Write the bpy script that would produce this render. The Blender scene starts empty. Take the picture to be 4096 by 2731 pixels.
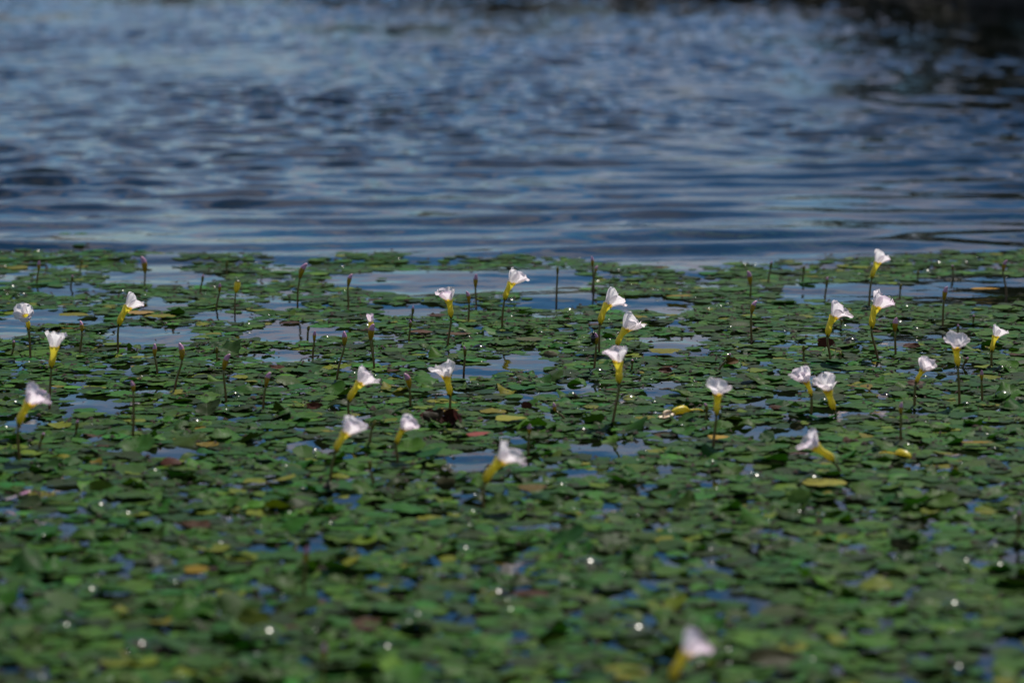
import bpy, math, random
import numpy as np
from mathutils import Vector, Matrix

SC = bpy.context.scene
COL = SC.collection
R = math.radians
rng = np.random.default_rng(11)
random.seed(11)

# ------------------------------------------------------------------ camera
CAM_H = 0.5                     # metres above the water
FPX, CX, CY, HOR = 11500.0, 2048.0, 1365.5, -350.0   # focal length / centre / horizon in photo pixels
TILT = math.atan((CY - HOR) / FPX)
cd = bpy.data.cameras.new('camera')
cam = bpy.data.objects.new('camera', cd)
COL.objects.link(cam)
cam.location = (0, 0, CAM_H)
cam.rotation_euler = (math.pi / 2 - TILT, 0, 0)
cd.sensor_width = 36.0
cd.lens = 36.0 * FPX / 4096.0
cd.clip_start, cd.clip_end = 0.05, 500
cd.dof.use_dof = True
cd.dof.focus_distance = 3.22
cd.dof.aperture_fstop = 6.5
SC.camera = cam

# ------------------------------------------------------------------ sky and sun
SUN_EL, SUN_AZ = R(56), R(22)
w = bpy.data.worlds.new('World')
SC.world = w
w.use_nodes = True
nt = w.node_tree
bg = nt.nodes['Background']
sky = nt.nodes.new('ShaderNodeTexSky')
sky.sky_type = 'NISHITA'
sky.sun_disc = False
sky.sun_elevation, sky.sun_rotation = SUN_EL, SUN_AZ
sky.air_density, sky.dust_density, sky.ozone_density = 1.0, 0.0, 4.0
# broken cloud all over the sky: a noise on the cloud plane
tc = nt.nodes.new('ShaderNodeTexCoord')
sep = nt.nodes.new('ShaderNodeSeparateXYZ')
nt.links.new(tc.outputs['Generated'], sep.inputs[0])
def wmath(op, a, b=None, clamp=False):
    n = nt.nodes.new('ShaderNodeMath'); n.operation = op; n.use_clamp = clamp
    for i, v in enumerate((a, b)):
        if v is None: continue
        if isinstance(v, (int, float)): n.inputs[i].default_value = v
        else: nt.links.new(v, n.inputs[i])
    return n.outputs[0]
zz = wmath('ADD', wmath('MAXIMUM', sep.outputs[2], 0.0), 0.22)
cmb = nt.nodes.new('ShaderNodeCombineXYZ')
nt.links.new(wmath('DIVIDE', sep.outputs[0], zz), cmb.inputs[0])
nt.links.new(wmath('DIVIDE', sep.outputs[1], zz), cmb.inputs[1])
cn = nt.nodes.new('ShaderNodeTexNoise')
cn.inputs['Scale'].default_value = 2.6
cn.inputs['Detail'].default_value = 7
cn.inputs['Roughness'].default_value = 0.58
nt.links.new(cmb.outputs[0], cn.inputs['Vector'])
cr = nt.nodes.new('ShaderNodeValToRGB')
cr.color_ramp.elements[0].position = 0.45
cr.color_ramp.elements[1].position = 0.60
nt.links.new(cn.outputs['Fac'], cr.inputs[0])
mx = nt.nodes.new('ShaderNodeMix'); mx.data_type = 'RGBA'
mx.inputs['B'].default_value = (6.6, 6.2, 7.4, 1)
nt.links.new(wmath('MULTIPLY', cr.outputs[0], 0.8), mx.inputs['Factor'])
hs = nt.nodes.new('ShaderNodeHueSaturation'); hs.inputs['Saturation'].default_value = 1.32
nt.links.new(sky.outputs[0], hs.inputs['Color']); nt.links.new(hs.outputs[0], mx.inputs['A'])
nt.links.new(mx.outputs['Result'], bg.inputs[0])
bg.inputs[1].default_value = 0.075

sd = bpy.data.lights.new('sun', 'SUN')
sd.energy, sd.angle, sd.color = 4.6, R(0.53), (1.0, 0.94, 0.84)
sun = bpy.data.objects.new('sun', sd)
COL.objects.link(sun)
SUNV = Vector((math.sin(SUN_AZ) * math.cos(SUN_EL), math.cos(SUN_AZ) * math.cos(SUN_EL), math.sin(SUN_EL)))
sun.rotation_euler = SUNV.to_track_quat('Z', 'Y').to_euler()
sun.location = (3, 6, 8)

SC.view_settings.view_transform = 'Standard'
SC.view_settings.look = 'None'
SC.view_settings.gamma = 1.0
SC.view_settings.exposure = 0.0
SC.render.engine = 'CYCLES'
SC.cycles.use_denoising = True
SC.cycles.max_bounces = 8
SC.cycles.transparent_max_bounces = 12
SC.cycles.sample_clamp_indirect = 6.0
SC.cycles.caustics_reflective = False
SC.cycles.caustics_refractive = False

# ------------------------------------------------------------------ helpers
def ground(px, py, z=0.0):
    """photo pixel -> point on the water level"""
    u, v = (px - CX) / FPX, (CY - py) / FPX
    d = Vector((u, math.cos(TILT) + v * math.sin(TILT), -math.sin(TILT) + v * math.cos(TILT)))
    t = (z - CAM_H) / d.z
    return Vector((d.x * t, d.y * t, z))
def upright(px, py, Y):
    """photo pixel -> point standing at distance Y"""
    u, v = (px - CX) / FPX, (CY - py) / FPX
    d = Vector((u, math.cos(TILT) + v * math.sin(TILT), -math.sin(TILT) + v * math.cos(TILT)))
    t = Y / d.y
    return Vector((d.x * t, Y, CAM_H + d.z * t))
def to_px(x, y, z=0.0):
    dz = z - CAM_H
    dep = y * math.cos(TILT) - dz * math.sin(TILT)
    upc = y * math.sin(TILT) + dz * math.cos(TILT)
    return CX + FPX * x / dep, CY - FPX * upc / dep

def np_mesh(name, verts, faces, smooth=True):
    verts = np.asarray(verts, dtype=np.float32); faces = np.asarray(faces, dtype=np.int32)
    me = bpy.data.meshes.new(name)
    me.vertices.add(len(verts)); me.vertices.foreach_set('co', verts.ravel())
    k = faces.shape[1]
    me.loops.add(faces.size); me.loops.foreach_set('vertex_index', faces.ravel())
    me.polygons.add(len(faces))
    me.polygons.foreach_set('loop_start', np.arange(0, faces.size, k, dtype=np.int32))
    if smooth: me.polygons.foreach_set('use_smooth', np.ones(len(faces), dtype=bool))
    me.update(calc_edges=True)
    return me
def attr(me, name, kind, data):
    a = me.attributes.new(name, kind, 'POINT')
    a.data.foreach_set({'FLOAT': 'value', 'FLOAT_VECTOR': 'vector', 'FLOAT_COLOR': 'color'}[kind], np.asarray(data, dtype=np.float32).ravel())
def obj(name, me, mat=None, parent=None, loc=None):
    o = bpy.data.objects.new(name, me); COL.objects.link(o)
    if mat: me.materials.append(mat)
    if parent: o.parent = parent
    if loc is not None: o.location = loc
    return o
def empty(name, loc):
    o = bpy.data.objects.new(name, None); COL.objects.link(o); o.location = loc
    o.empty_display_size = 0.02
    return o
def tag(o, label=None, cat=None, group=None, kind=None):
    if label: o['label'] = label
    if cat: o['category'] = cat
    if group: o['group'] = group
    if kind: o['kind'] = kind
    return o

# node-material helper
class Mat:
    def __init__(s, name):
        s.m = bpy.data.materials.new(name); s.m.use_nodes = True
        s.t = s.m.node_tree; s.p = s.t.nodes['Principled BSDF']; s.out = s.t.nodes['Material Output']
    def n(s, typ, **kw):
        n = s.t.nodes.new('ShaderNode' + typ)
        for k, v in kw.items(): setattr(n, k, v)
        return n
    def l(s, a, b): s.t.links.new(a, b)
    def math(s, op, a, b=None, c=None, clamp=False):
        n = s.n('Math', operation=op, use_clamp=clamp)
        for i, v in enumerate((a, b, c)):
            if v is None: continue
            if isinstance(v, (int, float)): n.inputs[i].default_value = v
            else: s.l(v, n.inputs[i])
        return n.outputs[0]
    def mix(s, f, a, b, blend='MIX'):
        n = s.n('Mix', data_type='RGBA', blend_type=blend)
        for k, v in (('Factor', f), ('A', a), ('B', b)):
            if isinstance(v, (int, float)): n.inputs[k].default_value = v
            elif isinstance(v, tuple): n.inputs[k].default_value = v + (1,) if len(v) == 3 else v
            else: s.l(v, n.inputs[k])
        return n.outputs['Result']
    def attr(s, name):
        return s.n('Attribute', attribute_name=name)
    def noise(s, scale, detail=4, rough=0.55, vec=None):
        n = s.n('TexNoise'); n.inputs['Scale'].default_value = scale; n.inputs['Detail'].default_value = detail; n.inputs['Roughness'].default_value = rough
        if vec is None: vec = s.n('NewGeometry').outputs['Position']
        s.l(vec, n.inputs['Vector'])
        return n.outputs['Fac']
    def ramp(s, v, stops):
        n = s.n('ValToRGB'); e = n.color_ramp.elements
        while len(e) < len(stops): e.new(0.5)
        for el, (p, c) in zip(e, stops):
            el.position = p; el.color = c + (1,) if len(c) == 3 else c
        s.l(v, n.inputs[0]); return n.outputs[0]

# ------------------------------------------------------------------ materials
def water_material():
    M = Mat('water')
    gl = M.n('BsdfGlossy'); gl.inputs['Roughness'].default_value = 0.015
    gl.inputs['Color'].default_value = (1, 1, 1, 1)
    tr = M.n('BsdfTransparent'); tr.inputs['Color'].default_value = (0.30, 0.34, 0.26, 1)
    fr = M.n('Fresnel'); fr.inputs['IOR'].default_value = 1.33
    b1 = M.n('Bump'); b1.inputs['Strength'].default_value = 1.0; b1.inputs['Distance'].default_value = 0.00035
    M.l(M.noise(34, 3, 0.5), b1.inputs['Height'])
    M.l(b1.outputs[0], gl.inputs['Normal']); M.l(b1.outputs[0], fr.inputs['Normal'])
    mixs = M.n('MixShader')
    M.l(fr.outputs[0], mixs.inputs[0]); M.l(tr.outputs[0], mixs.inputs[1]); M.l(gl.outputs[0], mixs.inputs[2])
    M.l(mixs.outputs[0], M.out.inputs['Surface'])
    return M.m
def leaf_material():
    M = Mat('leaf')
    t = M.attr('tint').outputs['Color']
    lc = M.attr('lc').outputs['Vector']
    sp = M.n('SeparateXYZ'); M.l(lc, sp.inputs[0])
    n1 = M.noise(60, 5, 0.6); n2 = M.noise(420, 3, 0.6)
    col = M.mix(M.math('MULTIPLY', n1, 0.9), t, M.mix(1.0, t, (1.35, 1.22, 0.8), 'MULTIPLY'))
    blot = M.math('MULTIPLY', M.math('SUBTRACT', M.noise(130, 4, 0.65), 0.52), 4.0, clamp=True)
    col = M.mix(M.math('MULTIPLY', blot, 0.6), col, M.mix(1.0, col, (0.55, 0.45, 0.35), 'MULTIPLY'))
    # veins: midrib and slanting side veins
    ay = M.math('ABSOLUTE', sp.outputs[1])
    mid = M.math('SUBTRACT', 1.0, M.math('MULTIPLY', ay, 22.0), clamp=True)
    sv = M.math('FRACT', M.math('MULTIPLY', M.math('SUBTRACT', sp.outputs[0], M.math('MULTIPLY', ay, 0.75)), 4.2))
    sv = M.math('SUBTRACT', 1.0, M.math('MULTIPLY', M.math('ABSOLUTE', M.math('SUBTRACT', sv, 0.5)), 11.0), clamp=True)
    vein = M.math('MAXIMUM', mid, M.math('MULTIPLY', sv, 0.6))
    col = M.mix(M.math('MULTIPLY', vein, 0.45), col, M.mix(1.0, col, (1.5, 1.45, 1.2), 'MULTIPLY'))
    # blackened tooth tips and specks
    spots = M.math('GREATER_THAN', n2, 0.655)
    edge = M.math('MULTIPLY', M.math('SUBTRACT', sp.outputs[2], 0.945), 26.0, clamp=True)
    dark = M.math('MAXIMUM', edge, M.math('MULTIPLY', spots, 0.8))
    col = M.mix(dark, col, (0.012, 0.010, 0.008))
    M.l(col, M.p.inputs['Base Color'])
    M.l(M.math('MULTIPLY_ADD', n1, 0.4, 0.28), M.p.inputs['Roughness'])
    M.p.inputs['Specular IOR Level'].default_value = 0.05
    b = M.n('Bump'); b.inputs['Strength'].default_value = 0.5; b.inputs['Distance'].default_value = 0.0008
    M.l(M.math('SUBTRACT', n1, M.math('MULTIPLY', vein, 0.35)), b.inputs['Height']); M.l(b.outputs[0], M.p.inputs['Normal'])
    tl = M.n('BsdfTranslucent'); M.l(M.mix(1.0, col, (1.1, 1.5, 0.5), 'MULTIPLY'), tl.inputs['Color'])
    ms = M.n('MixShader'); ms.inputs[0].default_value = 0.12
    M.l(M.p.outputs[0], ms.inputs[1]); M.l(tl.outputs[0], ms.inputs[2]); M.l(ms.outputs[0], M.out.inputs['Surface'])
    return M.m
def petal_material():
    M = Mat('petal')
    u = M.attr('pu').outputs['Fac']; yb = M.attr('palate').outputs['Fac']; lil = M.attr('lilac').outputs['Fac']
    n1 = M.noise(300, 4, 0.6)
    col = M.mix(M.math('MULTIPLY', lil, M.math('MULTIPLY_ADD', n1, 0.5, 0.6), clamp=True), (0.94, 0.92, 0.92), (0.82, 0.62, 0.79))
    col = M.mix(M.math('MULTIPLY', M.math('SUBTRACT', yb, u), 9.0, clamp=True), col, (0.72, 0.50, 0.03))
    col = M.mix(M.math('GREATER_THAN', M.noise(520, 2, 0.5), 0.79), col, (0.20, 0.13, 0.09))
    M.l(col, M.p.inputs['Base Color']); M.p.inputs['Roughness'].default_value = 0.6
    M.p.inputs['Specular IOR Level'].default_value = 0.25
    b = M.n('Bump'); b.inputs['Strength'].default_value = 0.35; b.inputs['Distance'].default_value = 0.0008
    M.l(M.noise(420, 3, 0.5), b.inputs['Height']); M.l(b.outputs[0], M.p.inputs['Normal'])
    tl = M.n('BsdfTranslucent'); M.l(col, tl.inputs['Color'])
    ms = M.n('MixShader'); ms.inputs[0].default_value = 0.62
    M.l(M.p.outputs[0], ms.inputs[1]); M.l(tl.outputs[0], ms.inputs[2]); M.l(ms.outputs[0], M.out.inputs['Surface'])
    return M.m
def tube_material(name, top, bottom, streak):
    M = Mat(name)
    a = M.attr('tu'); sp = M.n('SeparateXYZ'); M.l(a.outputs['Vector'], sp.inputs[0])   # x = along, y = angle 0..1
    n1 = M.noise(180, 4, 0.6)
    col = M.mix(M.math('MULTIPLY_ADD', sp.outputs[0], 1.6, M.math('MULTIPLY', n1, 0.3), clamp=True), bottom, top)
    f = M.math('FRACT', M.math('MULTIPLY', sp.outputs[1], 14.0))
    ln = M.math('SUBTRACT', 1.0, M.math('MULTIPLY', M.math('ABSOLUTE', M.math('SUBTRACT', f, 0.5)), 5.5), clamp=True)
    fade = M.math('MULTIPLY', M.math('SUBTRACT', 0.85, sp.outputs[0], clamp=True), M.math('MULTIPLY_ADD', n1, 1.4, 0.05))
    col = M.mix(M.math('MULTIPLY', M.math('MULTIPLY', ln, fade), streak, clamp=True), col, (0.16, 0.06, 0.01))
    col = M.mix(M.math('GREATER_THAN', M.noise(330, 2, 0.5), 0.77), col, (0.10, 0.04, 0.01))
    M.l(col, M.p.inputs['Base Color']); M.p.inputs['Roughness'].default_value = 0.36
    tl = M.n('BsdfTranslucent'); M.l(col, tl.inputs['Color'])
    ms = M.n('MixShader'); ms.inputs[0].default_value = 0.45
    M.l(M.p.outputs[0], ms.inputs[1]); M.l(tl.outputs[0], ms.inputs[2]); M.l(ms.outputs[0], M.out.inputs['Surface'])
    return M.m
def stem_material():
    M = Mat('stem')
    a = M.attr('tu'); sp = M.n('SeparateXYZ'); M.l(a.outputs['Vector'], sp.inputs[0])
    col = M.ramp(M.math('ADD', sp.outputs[0], M.math('MULTIPLY', M.math('SUBTRACT', M.noise(120, 3), 0.5), 0.5)),
                 [(0.0, (0.11, 0.035, 0.016)), (0.45, (0.15, 0.085, 0.022)), (1.0, (0.13, 0.13, 0.024))])
    M.l(col, M.p.inputs['Base Color']); M.p.inputs['Roughness'].default_value = 0.32
    return M.m
def plain(name, c1, c2, scale=80, rough=0.6, bump=0.0):
    M = Mat(name)
    n1 = M.noise(scale, 6, 0.6)
    M.l(M.mix(M.math('MULTIPLY_ADD', M.math('SUBTRACT', n1, 0.5), 2.2, 0.5, clamp=True), c1, c2), M.p.inputs['Base Color'])
    M.p.inputs['Roughness'].default_value = rough
    if bump:
        b = M.n('Bump'); b.inputs['Strength'].default_value = 0.7; b.inputs['Distance'].default_value = bump
        M.l(n1, b.inputs['Height']); M.l(b.outputs[0], M.p.inputs['Normal'])
    return M.m

MW, ML, MP = water_material(), leaf_material(), petal_material()
MT = tube_material('corolla_yellow', (0.88, 0.76, 0.07), (0.70, 0.56, 0.03), 1.1)
MB = tube_material('bud_yellow', (0.48, 0.33, 0.02), (0.28, 0.21, 0.018), 1.5)
MG = tube_material('bud_green', (0.22, 0.20, 0.025), (0.12, 0.12, 0.016), 1.0)
MK = plain('bud_pink', (0.42, 0.15, 0.27), (0.62, 0.34, 0.46), 260, 0.4)
MS = stem_material()
MC = plain('calyx_green', (0.045, 0.055, 0.012), (0.09, 0.08, 0.016), 200, 0.4)
MSOIL = plain('bank_soil', (0.012, 0.010, 0.006), (0.022, 0.019, 0.010), 3.0, 0.9, 0.05)
MBED = plain('lake_bed_mud', (0.010, 0.012, 0.008), (0.022, 0.024, 0.013), 6.0, 0.95)
MFOL = plain('shrub_foliage', (0.012, 0.022, 0.006), (0.026, 0.042, 0.011), 2.5, 0.55)
MBARK = plain('bark', (0.035, 0.028, 0.020), (0.07, 0.055, 0.04), 30, 0.9, 0.01)

# ------------------------------------------------------------------ water
EDGE_X = [-400, 0, 400, 900, 1500, 2300, 2700, 3200, 3700, 4096, 4600]
EDGE_Y = [985, 985, 990, 1018, 1022, 1030, 1075, 1040, 1010, 985, 985]
wr = np.random.default_rng(5)
comps = []
for i in range(70):           # wind ripples on the open water
    lam = 0.05 * (4.8 ** wr.random())
    th = wr.normal(math.pi / 2 + 0.12, 0.55)
    comps.append((lam, math.cos(th), math.sin(th), wr.random() * 2 * math.pi))
comps2 = []
for i in range(12):           # long low swells that run into the leaves
    lam = 0.10 + 0.17 * wr.random()
    th = wr.normal(math.pi / 2, 0.20)
    comps2.append((lam, math.cos(th), math.sin(th), wr.random() * 2 * math.pi))
comps3 = []
for i in range(14):           # small unevenness between the leaves
    th = wr.random() * math.pi
    comps3.append((0.035 + 0.06 * wr.random(), math.cos(th), math.sin(th), wr.random() * 6.28))
def sstep(a, b, x):
    t = np.clip((x - a) / (b - a), 0, 1)
    return t * t * (3 - 2 * t)
def wave(x, y):
    x = np.asarray(x, dtype=float); y = np.asarray(y, dtype=float)
    wx = x + 0.05 * np.sin(3.1 * y + 1.0) + 0.03 * np.sin(7.3 * x + 2.2 * y)
    wy = y + 0.05 * np.sin(2.7 * x + 0.4) + 0.03 * np.sin(6.1 * y - 4.0 * x)
    ye = y / 1.345
    far = 0.20 * sstep(3.0, 4.6, ye) * (0.75 + 0.5 * np.sin(1.9 * x + 0.7 * y) * np.sin(1.3 * y - 0.6 * x + 1)) * (1 - sstep(24, 45, np.hypot(x, y)))
    near = 0.012 + 0.024 * sstep(2.3, 3.0, ye) + 0.062 * sstep(2.98, 3.25, ye)
    near = near * (1 - 0.6 * sstep(3.6, 6, ye)) * (1 - sstep(6, 9, ye))
    z = np.zeros_like(x)
    s1 = math.sqrt(2 / len(comps)); s2 = math.sqrt(2 / len(comps2))
    for lam, c, s, p in comps:
        k = 2 * math.pi / lam
        z += far * s1 / k * np.sin(k * (c * wx + s * wy) + p)
    fine = 0.030 * (1 - sstep(3.0, 3.6, ye))
    for lam, c, s, p in comps3:
        k = 2 * math.pi / lam
        z += fine * math.sqrt(2 / len(comps3)) / k * np.sin(k * (c * x + s * y) + p)
    for lam, c, s, p in comps2:
        k = 2 * math.pi / lam
        z += near * s2 / k * np.sin(k * (c * x + s * y + 0.012 * np.sin(5.3 * x + p)) + p)
    return z
def axis(lo, hi, step, out_lo, out_hi, grow):
    a = list(np.arange(lo, hi, step))
    s = step; v = a[-1]
    while v < out_hi: s *= grow; v += s; a.append(v)
    s = step; v = a[0]; pre = []
    while v > out_lo: s *= grow; v -= s; pre.append(v)
    return np.array(pre[::-1] + a)
ax = axis(-3.3, 3.3, 0.013, -60, 60, 1.09)
ay = [1.5]
while ay[-1] < 17.5: ay.append(ay[-1] + max(0.011, 0.0028 * ay[-1]))
ay = axis(-1, 1, 1, -1, 1, 2) if False else np.concatenate([np.array([-8, -4, -1.5, 0, 0.7, 1.1, 1.3, 1.4, 1.45]), np.array(ay), ay[-1] + np.cumsum(0.05 * 1.13 ** np.arange(1, 36))])
X, Y = np.meshgrid(ax, ay)
Z = wave(X, Y)
nx, ny = len(ax), len(ay)
ii = (np.arange(ny - 1)[:, None] * nx + np.arange(nx - 1)[None, :]).ravel()
water = obj('water', np_mesh('water', np.stack([X, Y, Z], -1).reshape(-1, 3), np.stack([ii, ii + 1, ii + nx + 1, ii + nx], -1)), MW)
tag(water, 'rippled lake surface reflecting blue sky and cloud', kind='structure')
bed = obj('lake_bed', np_mesh('lake_bed', [(-90, -20, -0.6), (90, -20, -0.6), (90, 90, -0.6), (-90, 90, -0.6)], [(0, 1, 2, 3)]), MBED)
tag(bed, 'dark muddy lake bed under the water', kind='structure')

# ------------------------------------------------------------------ far bank
SH = [(-58, 46), (-30, 40), (-15, 33), (-8, 27), (-3.6, 24), (-0.7, 20.3), (0.7, 19.0), (1.9, 17.4), (2.8, 15.7), (4.4, 13.4), (7, 10.4), (12, 7), (22, 2), (50, -6)]
pts = []
for i in range(len(SH) - 1):
    a, b = Vector(SH[i]), Vector(SH[i + 1])
    n = max(2, int((b - a).length / 0.12)) if abs(a.x) < 6 else max(2, int((b - a).length / 0.8))
    for k in range(n): pts.append(a.lerp(b, k / n))
pts.append(Vector(SH[-1]))
# soften the corners
for _ in range(6):
    pts = [pts[0]] + [(pts[i - 1] + pts[i] * 2 + pts[i + 1]) / 4 for i in range(1, len(pts) - 1)] + [pts[-1]]
prof = [(-0.5, -0.5), (-0.02, -0.05), (0.04, 0.05), (0.10, 0.14), (0.22, 0.20), (0.5, 0.26), (1.2, 0.36), (3.0, 0.5), (8, 0.6), (30, 0.7)]
bv = []
for i, p in enumerate(pts):
    t = (pts[min(i + 1, len(pts) - 1)] - pts[max(i - 1, 0)]).normalized()
    nrm = Vector((-t.y, t.x))
    wob = 0.05 * math.sin(i * 0.37) + 0.04 * math.sin(i * 0.91 + 1) + 0.03 * rng.normal()
    for (o_, z_) in prof:
        q = p + nrm * (o_ + wob * min(1, max(0, 1 - o_ / 6)))
        bv.append((q.x, q.y, z_ + (0.03 * rng.normal() if z_ > 0.1 else 0)))
m = len(prof)
bf = [(i * m + j, (i + 1) * m + j, (i + 1) * m + j + 1, i * m + j + 1) for i in range(len(pts) - 1) for j in range(m - 1)]
bank = obj('bank', np_mesh('bank', bv, bf), MSOIL)
tag(bank, 'dark earth bank along the far edge of the water', kind='structure')

# overhanging grass on the bank
gv, gf = [], []
for i, p in enumerate(pts):
    if p.x < -9 or p.x > 9: continue
    t = (pts[min(i + 1, len(pts) - 1)] - pts[max(i - 1, 0)]).normalized(); nrm = Vector((-t.y, t.x))
    for _ in range(26):
        q = p + t * rng.uniform(-0.12, 0.12) + nrm * rng.uniform(0.0, 0.55)
        zb = 0.03 + 0.17 * min(1, max(0, (q - p).dot(nrm) / 0.22))
        L = rng.uniform(0.12, 0.38); a = rng.uniform(0, 6.28); wd = rng.uniform(0.003, 0.007)
        dx, dy = math.cos(a), math.sin(a)
        lean = rng.uniform(0.15, 0.8) * L
        ox, oy = -nrm.x * 0.3 * L, -nrm.y * 0.3 * L
        b0 = len(gv)
        gv += [(q.x - dy * wd, q.y + dx * wd, zb - 0.03), (q.x + dy * wd, q.y - dx * wd, zb - 0.03),
               (q.x + ox * .4 + dx * lean * 0.45 - dy * wd * .7, q.y + oy * .4 + dy * lean * 0.45 + dx * wd * .7, zb + L * 0.6),
               (q.x + ox * .4 + dx * lean * 0.45 + dy * wd * .7, q.y + oy * .4 + dy * lean * 0.45 - dx * wd * .7, zb + L * 0.6),
               (q.x + ox + dx * lean, q.y + oy + dy * lean, zb + L * 0.75)]
        gf += [(b0, b0 + 1, b0 + 3), (b0, b0 + 3, b0 + 2), (b0 + 2, b0 + 3, b0 + 4)]
tag(obj('bank_grass', np_mesh('bank_grass', gv, gf, False), MFOL), 'dark overhanging grass on the far bank', 'grass', kind='stuff')

# shrubs on the bank: mirrored by the ripples as dark streaks
def shrub_meshes(seed):
    r = np.random.default_rng(seed)
    fv, ff = [], []
    clumps = [(r.normal(0, 0.33), r.normal(0, 0.28), r.uniform(0.18, 0.92), r.uniform(0.14, 0.27)) for _ in range(30)]
    for (cx, cy, cz, cr_) in clumps:
        for _ in range(150):
            d = r.normal(size=3); d /= np.linalg.norm(d)
            q = np.array([cx, cy, cz]) + d * cr_ * r.uniform(0.45, 1.05) * np.array([1, 1, 0.75])
            if q[2] < 0.03: continue
            u = r.normal(size=3); u /= np.linalg.norm(u)
            v = np.cross(u, r.normal(size=3)); v /= np.linalg.norm(v)
            s = r.uniform(0.030, 0.058)
            b0 = len(fv)
            fv += [q - u * s, q + v * s * .45, q + u * s, q - v * s * .45]
            ff.append((b0, b0 + 1, b0 + 2, b0 + 3))
    crown = np_mesh('crown', fv, ff, False); crown.materials.append(MFOL)
    tv, tf = [], []
    for k in range(6):
        bx, by = r.normal(0, .03, 2); c = clumps[r.integers(len(clumps))]
        path = [np.array([bx, by, -0.06]), np.array([bx * 2 + c[0] * .3, by * 2 + c[1] * .3, c[2] * .45]), np.array(c[:3])]
        rad = [0.028, 0.018, 0.006]
        b0 = len(tv)
        for p_, rr in zip(path, rad):
            for q in range(6):
                tv.append(p_ + np.array([math.cos(q * 1.047) * rr, math.sin(q * 1.047) * rr, 0]))
        for s_ in range(2):
            for q in range(6):
                tf.append((b0 + s_ * 6 + q, b0 + s_ * 6 + (q + 1) % 6, b0 + s_ * 6 + 6 + (q + 1) % 6, b0 + s_ * 6 + 6 + q))
    trunk = np_mesh('trunk', tv, tf); trunk.materials.append(MBARK)
    return crown, trunk
PROTO = [shrub_meshes(s) for s in (3, 8, 21)]
SHRUBS = [  # x, y, height, width, label
    (4.6, 16.6, 1.9, 2.6, 'dense dark shrub behind the bank at the upper right corner'),
    (3.3, 18.2, 1.9, 2.2, 'dark shrub on the bank left of the upper right corner'),
    (5.6, 14.4, 2.2, 2.8, 'tall dark shrub on the bank just right of the view'),
    (1.2, 20.6, 0.8, 2.2, 'low dark shrub behind the bank near the top edge'),
    (-0.9, 22.4, 0.6, 2.2, 'low round shrub on the bank beyond the top edge'),
    (7.4, 11.8, 2.8, 3.2, 'tallest dark shrub farthest right along the bank'),
    (-4.9, 27.6, 0.8, 3.0, 'distant dark shrub on the bank left of centre'),
    (-11, 32.0, 1.0, 3.6, 'farthest shrub on the bank at the left'),
    (4.0, 19.4, 2.6, 2.8, 'shrub filling the gap behind the two at the upper right'),
    (6.4, 14.9, 2.4, 3.0, 'broad shrub behind the tall one right of the view'),
    (2.4, 19.2, 0.7, 1.9, 'low shrub on the bank right of the top edge centre'),
    (5.2, 18.6, 2.6, 2.8, 'second row shrub behind the upper right bank'),
]
for i, (x, y, h, wd, lab) in enumerate(SHRUBS):
    e = tag(empty('shrub', (x, y, 0.28)), lab, 'shrub', 'dark shrubs along the far bank')
    for nm, me in zip(('crown', 'trunk'), PROTO[i % 3]):
        c = obj(nm, me, None, e); c.scale = (wd / 1.3, wd / 1.3, h)
    e.rotation_euler = (0, 0, i * 1.3)

# ------------------------------------------------------------------ floating leaves
NT = 11
def leaf_proto(r, rough=1.0):
    """one toothed leaf of unit radius, midrib along +x. returns verts (n,3), lc (n,3)"""
    asp = r.uniform(0.66, 1.0); p = r.uniform(1.55, 2.1); la, lb, lp = r.uniform(0.0, 0.09), r.uniform(0.0, 0.06), r.uniform(0, 6.28)
    def rad(th):
        a = 1.0 / (abs(math.cos(th)) ** p + abs(math.sin(th)) ** p) ** (1 / p)
        back = 1 - 0.22 * math.exp(-((abs(th) - math.pi) / 0.35) ** 2)
        return a * back * (1 + la * math.sin(3 * th + lp) + lb * math.sin(5 * th - lp))
    fold = r.normal(0.02, 0.035) * rough; cup = r.normal(0.0, 0.035) * rough; wv = r.normal(0, 0.045) * rough; ph = r.uniform(0, 6.28)
    jit = r.uniform(-0.10, 0.10, NT * 2); k3, p3, p4 = r.normal(0, 0.022) * rough, r.uniform(0, 6.28), r.uniform(0, 6.28)
    tip = r.normal(0, 0.03) * rough
    def pt(th, f, e):
        k = rad(th) * f
        x, y = k * math.cos(th), k * math.sin(th) * asp
        z = k3 * math.sin(5.5 * x + p3) * math.sin(5.0 * y + p4) + fold * abs(y) + cup * (x * x + y * y) + wv * math.sin(2 * th + ph) * k * k + tip * max(0, x) ** 2
        return (x, y, z), (x, y, e)
    V, L = [], []
    def add(a): V.append(a[0]); L.append(a[1])
    add(pt(0, 0, 0))
    for i in range(NT): add(pt(2 * math.pi * (i + .5) / NT - math.pi, 0.5, 0.5))
    for i in range(2 * NT): add(pt(math.pi * i / NT - math.pi, 0.86, 0.86))
    for i in range(2 * NT):
        th = math.pi * i / NT - math.pi
        tooth = (i % 2 == 1)
        f = (1.0 if tooth else 0.90) + jit[i] * 0.6
        a = pt(th + jit[i] * 0.6, f, 1.0 if tooth else 0.93)
        add(((a[0][0], a[0][1], a[0][2] - (0.02 if tooth else 0)), a[1]))
    return np.array(V), np.array(L)
def leaf_faces():
    F = []
    a, b, c = 1, 1 + NT, 1 + 3 * NT
    for i in range(NT):
        j = (i + 1) % NT
        F.append((0, a + i, a + j))
        b0, b1, b2 = b + 2 * i, b + 2 * i + 1, b + (2 * i + 2) % (2 * NT)
        F += [(a + i, b0, b1), (a + i, b1, b2)]
        F.append((a + i, b2, a + j))
    for i in range(2 * NT):
        j = (i + 1) % (2 * NT)
        F += [(b + i, c + i, c + j), (b + i, c + j, b + j)]
    return np.array(F)
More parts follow.
